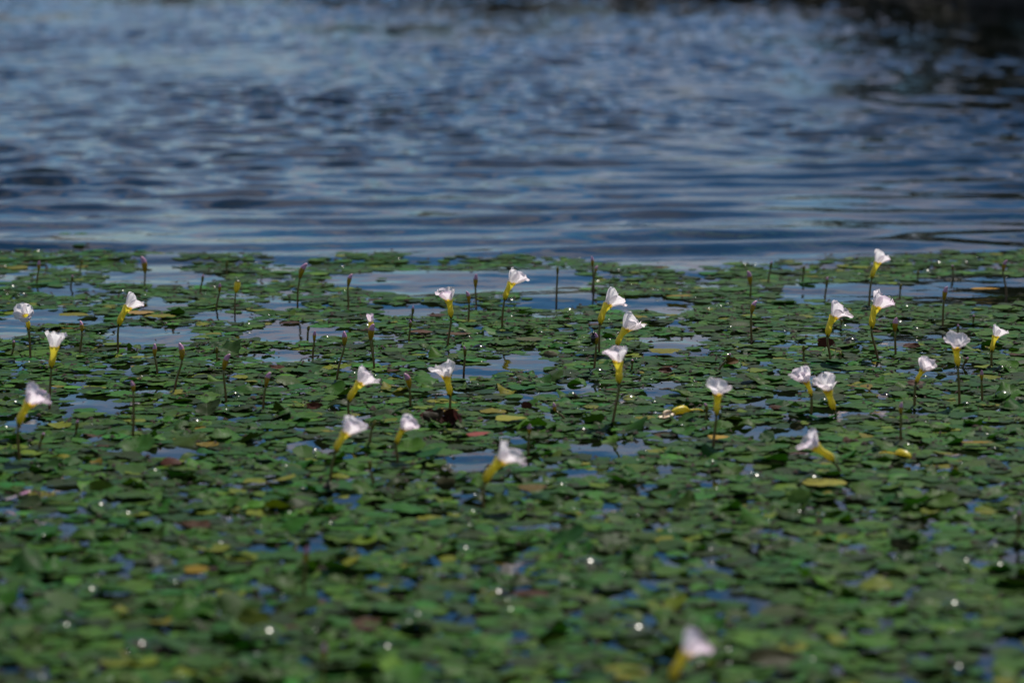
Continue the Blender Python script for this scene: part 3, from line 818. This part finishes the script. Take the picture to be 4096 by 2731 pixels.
BUDS = [
 (z1,(355,205),(345,300),(320,430),'pink','pink tipped bud at the far left edge of the mat'),
 (z1,(742,205),(728,240),(705,300),'stub','tiny green bud leaning right between the two pink tipped buds at far left'),
 (z1,(1262,168),(1300,320),(1290,440),'pink','tall bud with a hooked mauve tip standing in open water at far left'),
 (z1,(652,338),(645,390),(632,450),'slim','short slim bud below the tiny leaning green one at far left'),
 (z1,(712,748),(735,850),(722,1045),'pink','bud with a bent pink tip between the two left white flowers'),
 (z1,(126,920),(120,990),(108,1050),'slim','stubby dark bud nearest the left edge, beside the camera-facing flower'),
 (z1,(1385,950),(1388,1070),(1412,1235),'pink','left of two pink buds standing side by side left of centre'),
 (z1,(1600,945),(1630,1100),(1570,1385),'pink','right of two pink buds standing side by side left of centre'),
 (z1,(1945,978),(1942,1040),(1940,1120),'stub','bare brown stub to the right of the side by side pink buds'),
 (z1,(2066,1043),(2005,1190),(2012,1490),'pink','bud with a pink tip bent right, on a long stem left of centre'),
 (z1,(1972,408),(1966,490),(1940,640),'pink','pale pink tipped bud just left of the yellow petalless cup'),
 (z1,(1826,333),(1810,400),(1780,490),'slim','small dark bud leaning right at the far left of the yellow cup'),
 (z1,(2042,203),(2030,270),(2025,330),'stub','small dark bud standing farthest back, above the yellow cup'),
 (z1,(1172,1285),(1195,1390),(1155,1790),'fat','bud with a drooping mauve tip on a long stem in the lower left'),
 (z5,(702,513),(685,600),(675,680),'slim','short green bud among the leaves at lower left'),
 (z5,(402,630),(370,690),(330,780),'slim','little bent pink tipped bud beside the lowest left flower'),
 (z2,(515,235),(445,370),(435,625),'pink','tall bud leaning right at the back of the mat left of centre'),
 (z2,(918,328),(878,440),(863,650),'pink','bud with a sharp dark pink tip at the back of the mat'),
 (z2,(532,790),(520,840),(508,910),'stub','short stub just left and behind the pink bud by the open pool'),
 (z2,(586,833),(575,930),(570,1090),'pink','upright pink bud by the open pool left of the half open flower'),
 (z2,(842,840),(845,970),(795,1280),'fat','large bud with pink cap on a long reddish stem left of the half open flower'),
 (z2,(1112,772),(1080,920),(1092,1190),'fat','bud in front of the half open flower sharing its spot'),
 (z2,(1464,613),(1455,690),(1440,740),'slim','upper small bud of the two in line right of the half open flower'),
 (z2,(1440,740),(1435,810),(1412,945),'slim','lower small bud of the two in line right of the half open flower'),
 (z2,(1935,480),(1962,590),(1945,770),'pink','bud with a hooked tip just right of the lilac drooping flower'),
 (z2,(2028,325),(2020,450),(2020,620),'pink','straight pink bud behind the hooked one near the centre'),
 (z2,(1915,968),(1925,1070),(1900,1210),'slim','small green bud with pink point above the ribbed flower at centre'),
 (z2,(186,1208),(140,1340),(110,1555),'pink','dark red bud leaning right at lower left of the centre'),
 (z2,(1378,1215),(1430,1350),(1412,1520),'fat','bud with a bent mauve tip between two central flowers'),
 (z6,(1135,520),(1090,600),(1065,760),'stub','thin brown stalk leaning right behind the blurred slanting flower'),
 (z6,(1058,870),(1080,970),(1090,1110),'stub','thin brown stalk standing right of the blurred slanting stem'),
 (z3,(517,258),(515,330),(510,590),'stub','bare brown stalk standing in far open water right of centre'),
 (z3,(818,170),(830,260),(828,490),'pink','taller pink bud of the forked pair at the back right of centre'),
 (z3,(878,255),(850,330),(832,470),'pink','shorter pink bud of the forked pair at the back right of centre'),
 (z3,(850,850),(862,960),(825,1195),'fat','bud with a dark beetle on it beside the sharp pair of flowers'),
 (z3,(1187,1090),(1185,1130),(1180,1195),'slim','tiny green bud right of the tall upright flower'),
 (z3,(2070,1038),(2030,1100),(1945,1200),'slim','green bud leaning far right over the leaves, right of centre'),
 (z3,(2212,298),(2245,430),(2250,530),'pink','pale pink bud with yellow body at the back, right of centre'),
 (z3,(2306,570),(2252,690),(2255,940),'pink','bud with a dark purple tip curled right on a long thin stem'),
 (z7,(472,358),(505,440),(615,520),'pink','pink bud on a bent stalk lying low over the leaves at centre'),
 (z7,(270,548),(260,650),(237,850),'pink','straight pink bud beside the small open pool at lower centre'),
 (z7,(1828,362),(1852,450),(1830,525),'slim','hooked green bud between the fallen yellow flower and upright flower'),
 (z4,(192,203),(175,270),(152,380),'slim','dark red bud leaning right at the far back of the right side'),
 (z4,(468,238),(460,300),(452,380),'stub','small dark stub right of the dark red leaning bud at the back'),
 (z4,(672,338),(655,430),(640,520),'slim','slim bud left of the farthest white flower'),
 (z4,(1258,683),(1245,810),(1262,1020),'fat','deep purple bud right of the flower on the left slanting stem'),
 (z4,(1302,398),(1290,450),(1285,530),'stub','small stub right of the stem of the farthest white flower'),
 (z4,(1694,418),(1665,540),(1653,760),'pink','pale pink bud on a long stem behind the tall crowded flower'),
 (z4,(1735,233),(1740,280),(1745,345),'slim','small pink bud among dark water at the back right'),
 (z4,(2206,193),(2172,290),(2165,500),'pink','pale tipped bud leaning right at the far right back'),
 (z4,(1447,285),(1440,320),(1438,355),'stub','tiny stub in dark water right of the farthest white flower'),
 (z4,(1922,663),(1918,700),(1915,738),'slim','tiny red bud among leaves left of the flower closest to the right edge'),
 (z4,(1786,743),(1785,800),(1790,880),'slim','short pink bud hidden behind the tall crowded flower'),
 (z4,(460,920),(460,980),(462,1060),'stub','brown stub left of the curled brown leaf on the right'),
 (z4,(778,983),(775,1020),(782,1060),'stub','tiny green stub right of the curled brown leaf'),
 (z4,(792,703),(785,735),(775,772),'stub','tiny green stub below the petal of the flower by the brown leaf'),
 (z4,(1985,1133),(1988,1230),(1988,1405),'pink','slender dark pink bud on a straight stem near the right edge'),
 (z8,(1304,338),(1295,450),(1332,695),'pink','blurred red tipped bud on a bowed stem in the lower right'),
 (z4,(1876,1028),(1840,1080),(1818,1110),'slim','little green shoot leaning right behind the tall stem near right edge'),
 (z9,(1420,208),(1402,290),(1400,440),'pink','blurred reddish bud standing alone in the lower left foreground'),
 (z9,(1492,655),(1485,740),(1480,850),'fat','strongly blurred green bud near the bottom edge left of centre'),
 (z10,(2332,48),(2326,110),(2320,190),'slim','blurred brown stalk at the lower right edge'),
 (z10,(2012,712),(2006,770),(2000,830),'slim','blurred pale bud near the bottom right corner'),
]
for i, b in enumerate(BUDS):
    flower_bud(b[0](b[1]), b[0](b[2]), b[0](b[3]), b[4], b[5], i)

# half-open flower and the petalless yellow cup
def half_open():
    base, cal, thr, tip = z2((1110, 1075)), z2((1093, 905)), z2((1082, 755)), z2((1092, 682))
    B = ground(*base); C, T = upright(*cal, B.y), upright(*thr, B.y)
    e = tag(empty('half_open_flower', B), 'half open flower with pink petals still pressed together on a yellow tube', 'flower')
    d = (T - C).normalized(); L = (T - C).length
    stem(e, B, C, d, 0.0012, 0.001)
    path = bez(C, C + d * L * .3, T - d * L * .3, T, 10)
    rad = [float(np.interp(i / 10, [0, .2, .45, .8, 1], [.05, .13, .17, .15, .16])) * L for i in range(11)]
    obj('corolla_tube', sweep('corolla_tube', [p - B for p in path], rad, 16, cap=False, rib=0.04), MT, e)
    r = np.random.default_rng(5)
    s = d.cross(Vector((0, 1, 0))).normalized(); u = s.cross(d)
    for k in range(4):
        a = k * math.pi / 2 + 0.5
        rd = s * math.cos(a) + u * math.sin(a)
        obj('petal', petal_mesh(T - B - d * .0005, d, rd, d.cross(rd), rad[-1] * .85, L * .52, L * .34, R(2), R(8 + 8 * r.random()), 1.0, r), MP, e)
half_open()
def yellow_cup():
    base, cal, thr = z1((2103, 680)), z1((2113, 495)), z1((2131, 396))
    B = ground(*base); C, T = upright(*cal, B.y), upright(*thr, B.y)
    e = tag(empty('spent_flower', B), 'yellow cup left on its stem after the petals fell, at the back left', 'flower')
    d = (T - C).normalized(); L = (T - C).length
    stem(e, B, C, d, 0.0012, 0.001)
    path = bez(C, C + d * L * .3, T - d * L * .3, T, 10)
    obj('cup', sweep('cup', [p - B for p in path], [float(np.interp(i / 10, [0, .3, .7, 1], [.10, .24, .29, .24])) * L for i in range(11)], 16, cap=False, rib=0.05), MT, e)
    me = sweep('rim', [p - B for p in bez(T, T + d * .0006, T + d * .0012, T + d * .002, 3)], [L * .235, L * .24, L * .20, L * .1], 14)
    obj('withered_rim', me, MC, e)
yellow_cup()

# flowers fallen onto the leaves
def fallen(p_from, p_to, label, petals, z=0.006):
    A, Bq = ground(*p_from), ground(*p_to)
    e = tag(empty('fallen_flower', A), label, 'flower')
    A = A + Vector((0, 0, z)); Bq = Bq + Vector((0, 0, z * .8))
    L = (Bq - A).length; d = (Bq - A).normalized()
    path = bez(A, A + d * L * .3 + Vector((0, 0, .002)), Bq - d * L * .3 + Vector((0, 0, .004)), Bq, 12)
    rad = [float(np.interp(i / 12, [0, .12, .35, .6, 1], [.05, .12, .19, .16, .12])) * L for i in range(13)]
    obj('corolla_tube', sweep('corolla_tube', [p - e.location for p in path], rad, 14, cap=True, rib=0.22), MT, e)
    obj('stem', sweep('stem', [p - e.location for p in bez(A - d * .018 - Vector((0, 0, .003)), A - d * .012, A - d * .006, A, 6)], [.0008] * 7, 6), MT, e)
    if petals:
        r = np.random.default_rng(9)
        for k in range(3):
            an = R((-62, 8, 70)[k]); up_ = Vector((0, 0, 1)); sd2 = d.cross(up_).normalized()
            rd = up_ * math.cos(an) + sd2 * math.sin(an)
            obj('petal', petal_mesh(Bq - e.location - d * .002, (d - up_ * .25).normalized(), rd, d.cross(rd).normalized(), .0022, L * (.75, .95, .7)[k], L * .6, R(-4), R(10 - 22 * k % 3), .5, r), MWITH, e)
MWITH = plain('withered_petal', (0.42, 0.25, 0.10), (0.74, 0.58, 0.40), 200, 0.5)
fallen((2756, 1664), (2690, 1672), 'fallen yellow flower with withered brownish petals lying on the leaves', True)
fallen((3580, 1840), (3640, 1850), 'fallen yellow tube without petals lying on the leaves at lower right', False)

# ------------------------------------------------------------------ leaves that stand out
def special(px, py, size, tint, label, name='floating_leaf', tilt=0.0, tdir=0.0, curl=0.6, rot=0.0, z=0.006, seed=0, cat='leaf', asp=1.0):
    r = np.random.default_rng(500 + seed)
    P = ground(px, py)
    V, L = leaf_proto(r, curl)
    if tilt > .3: size *= .66; asp *= .75
    V = V * size; V[:, 1] *= asp
    me = np_mesh(name, V, LF)
    attr(me, 'lc', 'FLOAT_VECTOR', L); attr(me, 'tint', 'FLOAT_COLOR', np.tile(tint + (1,), (len(V), 1)))
    o = obj(name, me, ML, None, (P.x, P.y, float(wave(P.x, P.y)) + z + abs(math.sin(tilt)) * size * 0.75))
    o.rotation_euler = (Matrix.Rotation(tdir, 4, 'Z') @ Matrix.Rotation(tilt, 4, 'X') @ Matrix.Rotation(rot, 4, 'Z')).to_euler()
    return tag(o, label, cat)
YE, GO, BR, RD, DK, GR = (.13, .13, .014), (.18, .125, .014), (.055, .018, .012), (.22, .05, .05), (.028, .030, .012), (.065, .13, .025)
special(290, 1276, .021, YE, 'yellow leaf floating alone right of the camera-facing flower', asp=.75, seed=1)
special(634, 1279, .022, YE, 'yellow leaf in a cluster right of the flower above open water', seed=2)
special(560, 1268, .020, (.25,.17,.06), 'pinkish tan leaf touching the yellow leaf cluster at left', seed=3)
special(2714, 1202, .020, GO, 'narrow bright yellow leaf at the back right of centre', asp=.5, seed=4)
special(3300, 1413, .017, BR, 'dark red brown leaf curled upright beside a flower stem', tilt=R(62), tdir=.15, curl=2.2, asp=.8, seed=5, name='curled_leaf')
special(3643, 1420, .017, BR, 'dark brown leaf edge standing up right of the purple bud', tilt=R(38), tdir=-.1, curl=1.8, asp=.7, seed=6, name='curled_leaf')
special(1910, 1771, .013, RD, 'red narrow leaf lying in front of the dark decaying clump', asp=.5, rot=.3, tilt=R(14), seed=7, name='fallen_leaf')
special(400, 2010, .020, (.07,.11,.012), 'pointed yellow green leaf standing up in the lower left', tilt=R(70), tdir=.5, curl=1.4, asp=.55, seed=8, name='upturned_leaf')
special(3190, 2045, .019, GR, 'round green leaf standing up in the lower right', tilt=R(55), tdir=.1, curl=.8, seed=9, name='upturned_leaf')
special(784, 2316, .011, GO, 'blurred golden leaf in the lower left foreground', asp=.7, seed=10, tilt=R(15))
special(3905, 1796, .018, GO, 'long golden leaf lying flat at lower right', asp=.3, seed=11)
special(1788, 1663, .013, GO, 'yellow leaf at the foot of the ribbed upright flower', seed=12)
special(3085, 2712, .030, DK, 'large dark leaf humped up at the bottom edge', tilt=R(30), curl=2.0, asp=.8, seed=13, name='upturned_leaf')
special(2112, 1372, .018, (.07,.075,.035), 'dull grey brown leaf left of the beetle bud', seed=14)
special(1682, 1342, .017, (.085,.045,.028), 'reddish brown leaf left of the stem of the lilac drooping flower', asp=.8, seed=15)
special(1835, 1352, .018, (.085,.05,.03), 'reddish brown leaf right of the stem of the lilac drooping flower', asp=.8, seed=16)
special(2655, 1421, .022, YE, 'yellowing leaf with brown rim right of the sharp pair of flowers', seed=17)
special(3290, 1955, .022, (.19,.19,.03), 'yellow green leaf below the flower that lies over to the left', seed=18)
special(3932, 1171, .022, (.30,.17,.02), 'orange leaf in dark water at the far right', asp=.6, seed=19)
special(2200, 1455, .014, (.06,.06,.035), 'crumpled leaf with grey patches curled up near the beetle bud', tilt=R(48), curl=3, seed=20, name='curled_leaf')
special(1110, 1500, .014, BR, 'dark crumpled leaf above the dark red leaning bud', tilt=R(25), curl=3, asp=.7, seed=21, name='curled_leaf')
special(1255, 1668, .014, BR, 'dark brown leaf sticking up left of the leaning central flowers', tilt=R(50), curl=2.2, seed=22, name='curled_leaf')
special(2660, 1520, .013, BR, 'small dark leaf curled up above the fallen yellow flower', tilt=R(45), curl=2.5, seed=23, name='curled_leaf')
special(2925, 1485, .014, (.10,.05,.015), 'brown hollow leaf standing up left of the touching pair of flowers', tilt=R(50), curl=2, seed=24, name='curled_leaf')
special(3660, 1570, .016, BR, 'dark brown leaf tilted up between the right hand stems', tilt=R(30), curl=2.4, asp=.7, seed=25, name='curled_leaf')
special(3185, 1752, .013, DK, 'dark leaf lump left above the flower that lies over', tilt=R(55), curl=2.4, seed=26, name='curled_leaf')
special(2105, 1660, .010, BR, 'small square dark leaf flap in the central pool', tilt=R(65), curl=1, seed=27, name='curled_leaf')
special(1780, 1985, .016, DK, 'dark curled leaf left of the nearest central flower stem', tilt=R(50), curl=2, seed=28, name='upturned_leaf')
special(2125, 1985, .014, (.085,.06,.015), 'brown gold leaf right of the nearest central flower stem', tilt=R(12), seed=29, asp=.8)
special(680, 1880, .016, BR, 'dark brown leaf in the lower left pool', tilt=R(25), curl=1.6, seed=30, name='curled_leaf')
special(1010, 2545, .022, (.06,.085,.012), 'blurred upturned leaf at the bottom left of centre', tilt=R(45), tdir=-.4, curl=2, asp=.7, seed=31, name='upturned_leaf')
special(3600, 2240, .016, DK, 'dark round leaf standing up in the blurred lower right', tilt=R(55), curl=1.6, seed=32, name='upturned_leaf')
special(2870, 1775, .012, (.30,.20,.03), 'small golden leaf right beside the foot of the blurred upright flower', seed=33)
special(2040, 1695, .018, (.20,.21,.03), 'yellow green leaf by the central straight bud', seed=34)

# clump of dark red decaying leaves
P = ground(1765, 1712)
cl = tag(empty('decaying_clump', P), 'clump of dark red decaying leaves beside a blurred white flower', 'dead leaves')
r = np.random.default_rng(4)
for k in range(9):
    V, L = leaf_proto(r, 3.0)
    V = V * r.uniform(.006, .0095)
    me = np_mesh('leaf', V, LF); attr(me, 'lc', 'FLOAT_VECTOR', L)
    attr(me, 'tint', 'FLOAT_COLOR', np.tile(((.025, .009, .007, 1), (.05, .013, .011, 1), (.02, .016, .009, 1))[k % 3], (len(V), 1)))
    o = obj('leaf', me, ML, cl, (r.uniform(-.017, .017), r.uniform(-.006, .012), r.uniform(.004, .013)))
    o.rotation_euler = (R(r.uniform(20, 80)), R(r.normal(0, 25)), r.uniform(-1, 1))

# lilac petal and magenta scrap fallen at the lower left
for (px, py, s, lab, lil) in ((22, 2020, .006, 'lilac petal fallen on the water at the lower left edge', 1.4), (80, 1998, .006, 'small magenta petal scrap near the lower left edge', 3.0)):
    Q = ground(px, py)
    r = np.random.default_rng(int(px))
    me = petal_mesh(Vector((0, 0, 0)), Vector((1, 0, 0.1)), Vector((0, 0, 1)), Vector((0, 1, 0)), 0, s * 1.6, s * 1.3, R(4), R(12), lil, r)
    me.name = 'fallen_petal'
    tag(obj('fallen_petal', me, MP if lil < 2 else MK, None, (Q.x, Q.y, .006)), lab, 'petal')

# ------------------------------------------------------------------ beetle on a bud
def beetle():
    base = ground(*z3((825, 1195)))
    C = upright(*z3((838, 905)), base.y) + Vector((-.0006, -.0015, 0))
    MBT = plain('beetle_shell', (.006, .005, .004), (.02, .012, .008), 300, 0.22)
    e = tag(empty('beetle', C), 'small dark beetle clinging to the left side of a pink bud', 'beetle')
    def ell(name, c, rx, ry, rz):
        V, F = [], []
        for i in range(9):
            t = math.pi * i / 8
            for k in range(12):
                a = 2 * math.pi * k / 12
                V.append((c[0] + rx * math.sin(t) * math.cos(a), c[1] + ry * math.sin(t) * math.sin(a), c[2] + rz * math.cos(t)))
        for i in range(8):
            for k in range(12):
                F.append((i * 12 + k, i * 12 + (k + 1) % 12, (i + 1) * 12 + (k + 1) % 12, (i + 1) * 12 + k))
        obj(name, np_mesh(name, V, F), MBT, e)
    ell('body', (0, 0, 0), .0027, .0026, .0052); ell('head', (.0004, 0, .0062), .0016, .0016, .0015)
    for sgn in (-1, 1):
        for zz_ in (-.002, .001, .0035):
            a = Vector((.0006, sgn * .002, zz_))
            obj('leg', sweep('leg', bez(a, a + Vector((.001, sgn * .0012, .0005)), a + Vector((.002, sgn * .001, 0)), a + Vector((.0032, sgn * .0002, -.0006)), 5), [.00025] * 6, 5), MBT, e)
        obj('antenna', sweep('antenna', bez(Vector((.0005, sgn * .0006, .0072)), Vector((.0002, sgn * .001, .0085)), Vector((0, sgn * .0012, .0095)), Vector((-.0008, sgn * .0016, .0105)), 5), [.00018] * 6, 5), MBT, e)
beetle()

# ------------------------------------------------------------------ beads of water on the leaves
def beads():
    M = Mat('water_bead')
    gl = M.n('BsdfGlossy'); gl.inputs['Roughness'].default_value = 0.2
    tr = M.n('BsdfTransparent'); tr.inputs['Color'].default_value = (.96, .97, .96, 1)
    fr = M.n('Fresnel'); fr.inputs['IOR'].default_value = 1.33
    ms = M.n('MixShader'); M.l(fr.outputs[0], ms.inputs[0]); M.l(tr.outputs[0], ms.inputs[1]); M.l(gl.outputs[0], ms.inputs[2]); M.l(ms.outputs[0], M.out.inputs['Surface'])
    r = np.random.default_rng(15)
    V, F = [], []; off = 0
    pick = r.choice(np.where(inview)[0], 300, replace=False)
    for i in pick:
        rc = 0.0026 * (1 + 3.6 * r.random() ** 3.5) * (1 + 0.6 * float(sstep(1700, 2500, LPY[i])))     # radius of curvature
        half = R(r.uniform(40, 62))
        a = r.uniform(0, 6.28); q = LR[i] * r.uniform(.2, .95)
        c = np.array([LX[i] + math.cos(a) * q, LY[i] + math.sin(a) * q, LWZ[i] + .0035 + .002 * r.random()])
        vv = [(0, 0, rc)]
        for s in range(1, 5):
            t = half * s / 4
            for k in range(12):
                vv.append((rc * math.sin(t) * math.cos(k * .5236), rc * math.sin(t) * math.sin(k * .5236), rc * math.cos(t)))
        vv = np.array(vv); vv[:, 2] -= rc * math.cos(half)
        f = [(0, 1 + k, 1 + (k + 1) % 12) for k in range(12)]
        for s in range(3):
            for k in range(12):
                k2 = (k + 1) % 12
                f += [(1 + s * 12 + k, 13 + s * 12 + k, 13 + s * 12 + k2), (1 + s * 12 + k, 13 + s * 12 + k2, 1 + s * 12 + k2)]
        V.append(vv + c); F.append(np.array(f) + off); off += len(vv)
    tag(obj('water_beads', np_mesh('water_beads', np.concatenate(V), np.concatenate(F)), M.m), 'beads of water glinting on the floating leaves', 'water drops', kind='stuff')
beads()
